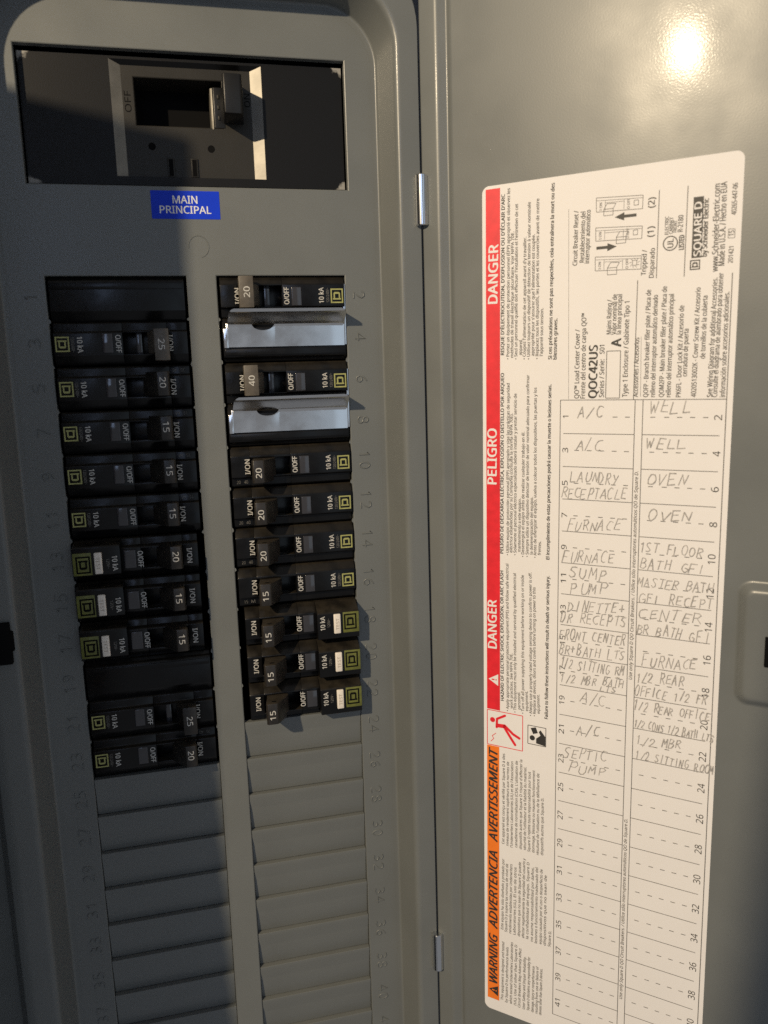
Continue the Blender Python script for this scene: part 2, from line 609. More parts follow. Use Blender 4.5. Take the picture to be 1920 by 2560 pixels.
# dark box behind the openings
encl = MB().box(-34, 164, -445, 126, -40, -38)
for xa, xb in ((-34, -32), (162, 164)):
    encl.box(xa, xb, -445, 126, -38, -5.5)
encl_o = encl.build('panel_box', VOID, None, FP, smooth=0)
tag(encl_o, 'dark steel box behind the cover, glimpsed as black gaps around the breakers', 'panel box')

# ================================================================ main breaker
main = empty('main_breaker', FP @ T(64.3, 63.2, -4), 'wide black main breaker with scuffed corners and sunken switch plate above the blue label', 'main breaker')
cx, cy, cz = 64.3, 63.2, -4.0


def m_(x, y):
    return x - cx, y - cy


# front plate around the recess (plate x -66.9..66.9, y -25.5..25.5)
bx0, bx1, by0, by1 = 32.9 - cx, 95.95 - cx, 41.25 - cy, 87.7 - cy
ix0, ix1, iy0, iy1 = 37.3 - cx, 91.2 - cx, 41.3 - cy, 86.0 - cy
fp = MB()
xs, ys = (-66.9, bx0, bx1, 66.9), (-25.5, by0, by1, 25.5)
for i in range(3):
    for j in range(3):
        if (i, j) != (1, 1):
            fp.rect(xs[i], xs[i + 1], ys[j], ys[j + 1], 0)
o_ = [(-66.9, -25.5), (66.9, -25.5), (66.9, 25.5), (-66.9, 25.5)]
fp.loops([[(x, y, 0) for x, y in o_], [(x * 1.004, y * 1.01, -.5) for x, y in o_], [(x * 1.004, y * 1.01, -20) for x, y in o_]])
fp.build('front_plate', SCUFF, main, smooth=20, fix=False)
D = -1.9
MB().quad((bx0, by0, 0), (ix0, iy0, D), (ix0, iy1, D), (bx0, by1, 0)).build('bevel_strip', STRIP, main, smooth=0, fix=False)
MB().quad((ix1, iy0, D), (bx1, by0, 0), (bx1, by1, 0), (ix1, iy1, D)).build('bevel_strip', STRIP, main, smooth=0, fix=False)
MB().quad((ix0, iy1, D), (ix1, iy1, D), (bx1, by1, 0), (bx0, by1, 0)).build('top_bevel', BLACK, main, smooth=0, fix=False)
MB().quad((bx0, by0, 0), (bx1, by0, 0), (ix1, iy0, D), (ix0, iy0, D)).build('bottom_bevel', BLACK, main, smooth=0, fix=False)
# switch plate with the handle opening; black discs paint the shade in two screw holes
ox0, ox1, oy0, oy1 = 41.9 - cx, 79.2 - cx, 62.1 - cy, 81.9 - cy
sp = sheet_with_holes(ix0, ix1, iy0, iy1, [(ox0, ox1, oy0, oy1)], 17, D)
sp.build('switch_plate', MGREY, main, smooth=20, fix=False)
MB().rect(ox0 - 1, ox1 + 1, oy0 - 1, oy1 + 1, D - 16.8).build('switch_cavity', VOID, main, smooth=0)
for hx, hy in ((48.0, 54.05), (72.9, 53.75)):
    h = MB()
    c0 = circle(hx - cx, hy - cy, 1.55, 18)
    c1 = circle(hx - cx, hy - cy, 1.35, 18)
    h.loops([[(x, y, D + .02) for x, y in c0], [(x, y, D + .14) for x, y in c1]])
    h.poly(c1, D + .05)
    h.build('screw_hole_disc', VOID, main, smooth=0)
for hx in (55.4, 65.3):
    MB().box(hx - cx - 1.45, hx - cx + 1.45, iy0 + .4, iy0 + 8.2, D, D + .7).build('slot_rib', MGREY, main, bevel=.15)
    MB().rect(hx - cx - .9, hx - cx + .9, iy0 + .8, iy0 + 7.6, D + .76).build('slot', VOID, main, smooth=0)  # black patch on the rib stands for the slot's dark inside
# sliding handle
hb = MB().prism_y([(74.3 - cx, -16), (74.3 - cx, D - .6), (75.2 - cx, D + .3), (79.5 - cx, D + .3), (79.5 - cx, -16)], oy0 + .3, oy1 - 3.0)
hb.build('handle_slide', MBLACK, main, bevel=.25)
MB().prism_y([(73.7 - cx, -16), (73.7 - cx, D - .2), (74.6 - cx, D + .4), (75.0 - cx, D - .1), (75.0 - cx, -16)], oy0 - .3, oy1 - 3.4).build('handle_edge', STRIP, main, bevel=.12)
for q in range(3):
    MB().box(76.6 - cx, 77.5 - cx, 65.6 - cy + q * 4.3, 67.3 - cy + q * 4.3, D + .2, D + .8).build('handle_rib', MGREY, main, bevel=.2)
hd = MB().prism_y([(79.2 - cx, -6), (78.4 - cx, 12.6), (78.9 - cx, 13.6), (85.7 - cx, 13.2), (86.6 - cx, 12.2), (87.9 - cx, -6)], 64.2 - cy, 79.9 - cy)
hd.build('handle', MBLACK, main, bevel=.45)
mb = MB()
text(mb, 'OFF', 39.4 - cx, 67.5 - cy, 39.4 - cx, 76 - cy, 2.6, D + .06)
mb.build('embossed_lettering', VOID, main, smooth=0)
mb = MB()
text(mb, 'ON', 89.5 - cx, 71.5 - cy, 89.5 - cx, 77 - cy, 2.4, D + .06)
mb.build('embossed_lettering', VOID, main, smooth=0)

blue = empty('blue_label', FP @ T(60.3, 29.1, 0.02), 'blue MAIN PRINCIPAL sticker just below the main breaker', 'label')
bl = MB()
p = rrect(-14.35, 14.4, -5.8, 5.75, .25, 0, 2)
bl.loops([p, [(x, y, .12) for x, y, _ in p]]).poly([(x, y) for x, y, _ in p], .12)
bl.build('sticker', BLUE, blue, smooth=0)
mb = MB()
text(mb, 'MAIN', -5.3, 2.15, 5.0, 2.15, 3.15, .17, .013)
mb.build('lettering', BLUEWHITE, blue, smooth=0)
mb = MB()
text(mb, 'PRINCIPAL', -10.9, -2.0, 10.6, -2.0, 3.05, .17, .013)
mb.build('lettering', BLUEWHITE, blue, smooth=0)

# ================================================================ branch breakers
NOSE = [(9.2, -12), (9.2, -2.6), (8.7, -1.7), (5.7, .5), (5.1, .8), (-4.3, .8), (-4.7, .55), (-4.9, -1.3), (-5.3, -1.7), (-8.5, -1.9), (-9.2, -2.6), (-9.2, -12)]
GLEFT = [(9.2, -12), (9.2, -1.8), (8.9, -1.1), (5.5, 2.6), (4.9, 3), (-5.0, 3), (-5.5, 2.6), (-5.9, -.3), (-8.8, -.8), (-9.2, -1.6), (-9.2, -12)]
GRIGHT = [(9.2, -12), (9.2, -1.0), (8.9, 0), (5.5, 6.5), (4.9, 7), (-7.2, 7), (-7.8, 6.5), (-8.4, 0), (-9.2, -1.6), (-9.2, -12)]


def rails(mb, prof, x0, x1, yt, yb):
    top = [p for p in prof if p[0] > yt]
    k = top[-1][1]
    mb.prism_x(top + [(yt, k), (yt, -12)], x0, x1)
    bot = [p for p in prof if p[0] < yb]
    k2 = bot[0][1]
    mb.prism_x([(yb, -12), (yb, k2)] + bot, x0, x1)
    mb.box(x0, x1, yb, yt, -12, -7)


def sq_d(parent, x0, x1, y0, y1, z, ink, back=None, thin=1.0):
    """square outline with a D inside it, D standing on its side like the rest of the print"""
    mb = MB()
    w, h = x1 - x0, y1 - y0

    def frame_(a, t):
        xa, xb, ya, yb = x0 + a * w, x1 - a * w, y0 + a * h, y1 - a * h
        mb.rect(xa, xb, ya, ya + t, z)
        mb.rect(xa, xb, yb - t, yb, z)
        mb.rect(xa, xa + t, ya + t, yb - t, z)
        mb.rect(xb - t, xb, ya + t, yb - t, z)
    t = .105 * w * thin
    frame_(0, t)
    # the D: straight back at the low-y side, with serifs, bowl with cut corners on top
    a = .235
    xa, xb, ya, yb = x0 + a * w, x1 - a * w, y0 + a * h, y1 - a * h
    t2 = .115 * w * thin
    mb.rect(xa - .06 * w, xb + .06 * w, ya, ya + t2, z)
    mb.rect(xa, xa + t2, ya + t2, yb - t2 * .8, z)
    mb.rect(xb - t2, xb, ya + t2, yb - t2 * .8, z)
    mb.poly([(xa, yb - t2 * .8), (xb, yb - t2 * .8), (xb - t2 * .8, yb), (xa + t2 * .8, yb)], z)
    mb.rect(xa + t2, xb - t2, yb - t2 * 1.3, yb - t2 * .8, z)
    lg = mb.build('square_emblem', ink, parent, smooth=0)
    return lg


def rot_text(mb, body, x, yc, length, cap, z, weight=.012):
    text(mb, body, x, yc - length / 2, x, yc + length / 2, cap, z, weight)


def breaker(kind, amps, label, group, frame, hmat=HANDLE, tilt=0.0):
    b = empty('circuit_breaker', frame, label, 'circuit breaker', group)
    case = MB()
    dz = 0.0
    if kind == 'gfi':
        case.prism_x(GLEFT, 3.6, 10.3)
        rails(case, GLEFT, 10.3, 28.6, 4.4, -4.6)
        case.prism_x(GLEFT, 28.6, 37.2)
        case.prism_x(GRIGHT, 37.2, 57.2)
        dz = 2.4
    else:
        case.prism_x(NOSE, 1.6, 10.3)
        if kind == 'double':
            rails(case, NOSE, 10.3, 29.0, 5.0, -4.6)
        else:
            rails(case, NOSE, 10.3, 29.0, 4.2, -4.2)
        case.prism_x(NOSE, 29.0, 57.3)
        if kind == 'double':
            P2 = [(y - ROW, z) for y, z in [(9.85, -12), (9.85, -2.3), (9.0, -1.6), (6.5, -.3), (5.5, .3), (-6.6, .3), (-7.4, -.2), (-7.8, -1.6), (-9.2, -2.4), (-9.2, -12)]]
            case.prism_x(P2, 1.6, 57.3)
            case.prism_x([(y - ROW, z) for y, z in [(-3.6, 0), (-3.6, .75), (-6.4, .75), (-6.4, 0)]], 2.2, 56.8)
    case.build('case', BLACK, b, bevel=.18, seg=2, smooth=40)
    # handle
    if kind == 'double':
        hb_ = MB().prism_y([(11.5, -5), (11.2, 1.5), (9.3, 8.6), (9.8, 9.4), (15.2, 9.4), (15.9, 8.6), (18.6, 1.0), (18.4, -5)], -4.4, 4.8)
        hb_.box(9.4, 15.6, -5.4, 8.0, 3.0, 9.42)
        hz, hx, hy = 9.50, 12.6, 1.2
        hb_.build('handle', hmat, b, bevel=.3)
        MB().box(21.0, 23.6, -4.6, 5.0, -3.4, -2.0).build('cavity_bar', WINDOW, b, bevel=.3)
    else:
        hb_ = MB().prism_y([(11.8, -6 + dz), (11.6, 1.6 + dz), (10.3, 10.2 + dz), (11.0, 11.2 + dz), (15.4, 11.2 + dz), (16.2, 10.4 + dz), (21.8, 2.0 + dz), (21.4, -6 + dz)], -4.1, 4.0)
        hb_.prism_y([(11.2, 3.2 + dz), (10.3, 10.22 + dz), (11.0, 11.22 + dz), (15.4, 11.22 + dz), (16.2, 10.42 + dz), (20.6, 3.6 + dz)], -6.3, 3.0)
        hz, hx, hy = 11.30 + dz, 13.2, -1.7
        hb_.build('handle', hmat, b, bevel=.28)
        # black disc standing for the shade in the handle's cord hole
        ph = MB()
        ring_ = [(14.3 + 1.25 * math.cos(a), 4.06, 8.3 + dz + .75 * math.sin(a)) for a in [2 * math.pi * k / 14 for k in range(14)]]
        ph.add(ring_, [tuple(range(14))])
        ph.build('cord_hole_disc', VOID, b, smooth=0)
    def print_(name, mat, body, x, yc, ln, cap, z, wgt=.012):
        mb = MB()
        rot_text(mb, body, x, yc, ln, cap, z, wgt)
        mb.build(name, mat, b, smooth=0)
    print_('rating_number', WHITEINK, amps, hx, hy, 4.5, 2.6, hz, .012)
    g = kind == 'gfi'
    fl = 3.06 if g else .86
    fr_ = 7.06 if g else .86
    print_('printed_lettering', WHITEINK, 'I/ON', 7.4 if g else 9.0, .3, 6.8, 2.2, fl, .018)
    print_('printed_lettering', WHITEINK, 'O/OFF', 28.9 if g else 30.8, .3, 7.4, 2.2, fl, .018)
    k0 = 39.6 if g else 46.6
    print_('printed_lettering', WHITEINK, '10 kA', k0, .4, 6.8, 2.2, fr_, .018)
    print_('small_print', FAINT, '120V~' if g else '120/240V~', k0 + 2.9, .4, 4.4 if g else 6.4, 1.3, fr_, .01)
    # trip window
    wz = fl - .06
    wx0, wx1 = (30.8, 36.0) if kind == 'gfi' else (33.0, 37.6)
    wz2 = (3.0 if kind == 'gfi' else .8)
    MB().box(wx0, wx1, -4.2, 4.1, wz2 - .5, wz2 + .45).build('trip_window', WINDOW, b, bevel=.35, seg=3)
    if kind == 'gfi':
        pt = MB()
        pt.box(49.4, 57.22, -5.1, 5.0, 6.5, 7.1)
        pt.build('emblem_patch', OLIVE, b, bevel=.15)
        sq_d(b, 49.9, 56.0, -3.6, 4.1, 7.16, VOID, thin=1.1)
        tb = MB().box(44.9, 48.2, -5.0, 4.6, 6.6, 8.1)
        t_ = tb.build('test_button', BUTTON, b, bevel=.45, seg=3)
        mb = MB()
        rot_text(mb, 'TEST', 46.6, -.2, 5.6, 1.5, 8.14)
        mb.build('button_lettering', BUTTONINK, t_, smooth=0)
    else:
        sq_d(b, 50.9, 56.6, -3.1, 3.3, .87, YELLOW)
        if kind == 'single':
            for body, y0, y1 in ((amps, 3.9, 5.6), ('40' if amps == '20' else 'M', 7.2, 9.0)):
                mb = MB()
                text(mb, body, y0, -6.9, y1, -6.9, 1.5, -1.62)
                mb.build('moulded_number', FAINT, b, smooth=0)
    return b


def right(k, tilt=0):
    return FP @ T(R0, -ROW * (k + .5), 0) @ Matrix.Rotation(math.radians(tilt), 4, 'Z')


def left(k, tilt=0):
    return FP @ T(L1, -ROW * (k + .5), 0) @ Matrix.Rotation(math.pi + math.radians(tilt), 4, 'Z')


GR, GL = 'breakers in the right-hand column', 'breakers in the left-hand column'
breaker('double', '20', 'double black breaker marked 20 at the top of the right column, above a metal bracket', GR, right(0), HANDLE2)
breaker('double', '40', 'double black breaker marked 40 in the right column, between the two metal brackets', GR, right(2), HANDLE2)
breaker('single', '20', 'black breaker marked 20 beside stamped number 10, just below the second bracket', GR, right(4, .1), HANDLE)
breaker('single', '20', 'black breaker marked 20 beside stamped number 12, middle of the three right-hand 20s', GR, right(5, -.1), HANDLE)
breaker('single', '20', 'black breaker marked 20 beside stamped number 14, above the plain 15 breaker', GR, right(6), HANDLE)
breaker('single', '15', 'black breaker marked 15 without a white button, beside stamped number 16', GR, right(7, .15), HANDLE)
breaker('gfi', '15', 'breaker marked 15 with white test button, highest of the three in the right column', GR, right(8), HANDLE)
breaker('gfi', '15', 'breaker marked 15 with white test button, middle of the three in the right column', GR, right(9, -.1), HANDLE)
breaker('gfi', '15', 'breaker marked 15 with white test button, lowest in the right column above the blanks', GR, right(10, .1), HANDLE)
breaker('double', '25', 'double black breaker marked 25 at the top of the shaded left column, dusty yellow emblem', GL, left(1), HANDLE2)
breaker('single', '20', 'black breaker marked 20 in the left column, just below the upper double breaker', GL, left(2), HANDLE)
breaker('single', '15', 'black breaker marked 15 in the left column, uppermost of three plain 15s', GL, left(3, .1), HANDLE)
breaker('single', '15', 'black breaker marked 15 in the left column, middle one of three plain 15s', GL, left(4, -.1), HANDLE)
breaker('single', '15', 'black breaker marked 15 in the left column, right above the first white test button', GL, left(5), HANDLE)
breaker('gfi', '20', 'breaker marked 20 with white test button, the only such 20 in the left column', GL, left(6), HANDLE)
breaker('gfi', '15', 'breaker marked 15 with white test button, middle of the three buttons in the left column', GL, left(7, .1), HANDLE)
breaker('gfi', '15', 'breaker marked 15 with white test button, lowest of the three buttons in the left column', GL, left(8), HANDLE)
breaker('double', '25', 'double black breaker marked 25 low in the left column, under the last white button', GL, left(10), HANDLE)
breaker('single', '20', 'black breaker marked 20 at the foot of the left column, directly above the blank plates', GL, left(11, -.1), HANDLE)

# ================================================================ bright metal brackets over the second poles


def bracket(k, label):
    b = empty('metal_bracket', FP @ T(R0, -ROW * (k + .5), 0), label, 'metal bracket', 'bright metal brackets on the double breakers')
    prof = [(-3.1, .8), (-2.9, 1.5), (5.6, 2.0), (6.5, 2.15), (7.2, 2.7), (8.2, 4.3), (11.2, 9.6), (11.9, 10.7), (12.6, 11.1), (13.1, 10.7)]
    N = 64
    xa, xb = 3.9, 56.4
    mb = MB()

    def xs_at(i, y):
        # rounded upper corners
        r = 3.4
        top = 13.2
        ins = 0.0
        if y > top - r:
            q = (y - (top - r)) / r
            ins = r * (1 - math.sqrt(max(0, 1 - q * q)))
        return xa + ins + (xb - xa - 2 * ins) * i / N

    def depth(x):
        # front face lightly dished towards its right end
        return -.25 * max(0, (x - 50) / 6) ** 2 + .012 * math.sin(x * .21)

    def notch(x):
        r, xc = 4.6, 19.4
        d = r * r - (x - xc) ** 2
        return math.sqrt(d) * .85 if d > 0 else 0.0
    for layer, off in ((0, 0.0), (1, -.75)):
        rows = []
        for j, (y, z) in enumerate(prof):
            row = []
            z_row = z
            for i in range(N + 1):
                x = xs_at(i, y)
                yy, z = y, z_row
                n_ = notch(x)
                if j == 3:
                    yy = y - n_ * .55
                if j == 2:
                    yy = min(y, 5.6 - n_ * .55 - .12) if n_ > 0 else y
                    z = 1.5 + .5 * (yy + 2.9) / 8.5
                row.append((x, yy, z + off + (depth(x) if j < 4 else 0)))
            rows.append(row)
        b0 = len(mb.v)
        for row in rows:
            mb.v += row
        W = N + 1
        for j in range(len(rows) - 1):
            for i in range(N):
                xm = xs_at(i, prof[j][0]) + (xb - xa) / N / 2
                if j == 3 and notch(xm) > 0:
                    continue
                f = (b0 + j * W + i, b0 + j * W + i + 1, b0 + (j + 1) * W + i + 1, b0 + (j + 1) * W + i)
                mb.f.append(f if layer == 0 else f[::-1])
        if layer == 0:
            first = b0
    b1 = first + len(prof) * (N + 1)
    W = N + 1
    J = len(prof)
    for i in range(N):
        for j in (0, J - 1):
            q = (first + j * W + i, first + j * W + i + 1, b1 + j * W + i + 1, b1 + j * W + i)
            mb.f.append(q if j else q[::-1])
    for j in range(J - 1):
        for i in (0, N):
            q = (first + j * W + i, first + (j + 1) * W + i, b1 + (j + 1) * W + i, b1 + j * W + i)
            mb.f.append(q if i else q[::-1])
    mb.build('front_plate', CHROME, b, smooth=38, fix=False)
    # ears that run back into the breaker
    MB().prism_z([(1.9, -3.2), (3.95, -3.2), (3.95, 7.4), (3.2, 7.4), (3.2, 5.4), (1.9, 5.2)], 1.0, 2.0).build('left_ear', CHROME, b, bevel=.18)
    MB().box(3.2, 3.9, -3.0, 6.0, -6, 1.6).build('left_arm', CHROME2, b, bevel=.15)
    MB().prism_z([(56.5, -2.6), (57.7, -2.6), (57.8, 16), (57.8, 24.5), (56.9, 24.5), (56.6, 12)], -1.6, .35).build('side_flange', CHROME2, b, bevel=.15)
    MB().prism_x([(5.6, 1.3), (7.2, 2.0), (8.6, 4.4), (11.2, 8.9), (12.4, 10.3), (12.7, 8.8), (12.6, 0), (12.2, -3), (5.6, -3)], 55.5, 56.1).build('shadow_gusset', CHROME2, b)  # gusset added only to fill out the bracket's cast shadow
    return b


bracket(1, 'shiny metal bracket with a rounded notch, the upper one, beside stamped number 4')
bracket(3, 'shiny metal bracket with a rounded notch, the lower one, beside stamped number 8')

# ================================================================ the open door
door = empty('panel_door', FD, 'open grey steel door on the right, inner side towards the camera, lamp glare near its top', 'panel door')
VB, VT = -440.0, 160.0
prof = fillet([(0.45, -4), (0.45, .3), (8.7, 1.0), (12.9, -1.5), (14.6, 0), (172, 0), (172, -18)], 1.1, 6)
db = MB()
STEPS = 24
db.loops([[(u, VB + (VT - VB) * k / STEPS, w) for u, w in prof] for k in range(STEPS + 1)], closed=False)
db.build('door_sheet', PAINT, door, smooth=30)
# raised pad that carries the latch
pad = MB()
bprof = fillet([(2.0, -.05), (0, 0), (-3.0, 2.9), (-8, 3.0), (-14, 3.0)], 1.3, 6)
pad.loops([rrect(133.4 - d, 176 + d, -178.3 - d, -128.6 + d, 5 + d * .7 if d > -5 else .8, w, 8) for d, w in bprof])
n0 = len(bprof) - 1
b_ = len(pad.v) - 36
pad.f.append(tuple(range(b_, b_ + 36)))
pad.build('latch_pad', PAINT, door, smooth=40)
sl = MB()
r_ = rrect(143.6, 152, -161, -148.8, .4, 3.02, 3)
sl.loops([[(x, y, 3.2) for x, y, _ in r_], [(x, y, 3.02) for x, y, _ in r_]]).poly([(x, y) for x, y, _ in r_], 3.14)
sl.build('latch_slot', VOID, door, smooth=0)
for v0, v1 in ((17.7, 38.9), (-345.2, -325.0)):
    h = MB()
    ra, rb = 2.75, 2.55
    ring0 = [(.9 + ra * math.cos(a), 1.3 + ra * math.sin(a)) for a in [2 * math.pi * k / 28 for k in range(28)]]
    h.loops([[(.9 + (u - .9) * .86, v0, 1.3 + (w - 1.3) * .86) for u, w in ring0], [(u, v0 + .4, w) for u, w in ring0], [(u, v1 - .4, w) for u, w in ring0], [(.9 + (u - .9) * .86, v1, 1.3 + (w - 1.3) * .86) for u, w in ring0]])
    h.f.append(tuple(range(28)))
    h.f.append(tuple(range(84, 112)))
    k_ = h.build('hinge_knuckle', CHROME2, door, smooth=40)
    g = MB()
    for a, b2 in ((v1 - 8.2, v1 - .6), (v0 + .6, v0 + 8.2)):
        m_v = (a + b2) / 2
        g.poly([(-2.75, a), (-1.6, a), (-1.5, b2), (-2.75, b2), (-2.9, m_v)], 1.75)
    g.build('hinge_slot_shade', VOID, k_, smooth=0)  # flat black shapes paint the shadowed slots beside the knuckle

# ================================================================ the directory sticker
lab = empty('directory_label', FL, 'long white directory sticker on the open door, red and orange warning bands, circuits pencilled in', 'label')
Z0, Z1, Z2, Z3 = .10, .15, .20, .25
sh = MB()
p = rrect(-35.9, 64.75, -300.0, 88.3, 3.0, 0, 8)
# the lower edge of the sheet runs a little askew
p = [(x, y if y > -150 else y + (x + 35.9) * .0 + (4.2 if x < 20 else 0) * 0, 0) for x, y, _ in p]
sh.loops([[(x, y, .0) for x, y, _ in p], [(x, y, Z0) for x, y, _ in p]]).poly([(x, y) for x, y, _ in p], Z0)
sh.build('paper_sheet', PAPER, lab, smooth=0)
MB().rect(-34.3, -27.95, -141.9, 87.0, Z1).build('danger_band', RED, lab, smooth=0)
MB().rect(-34.35, -28.3, -294.0, -159.9, Z1).build('warning_band', ORANGE, lab, smooth=0)

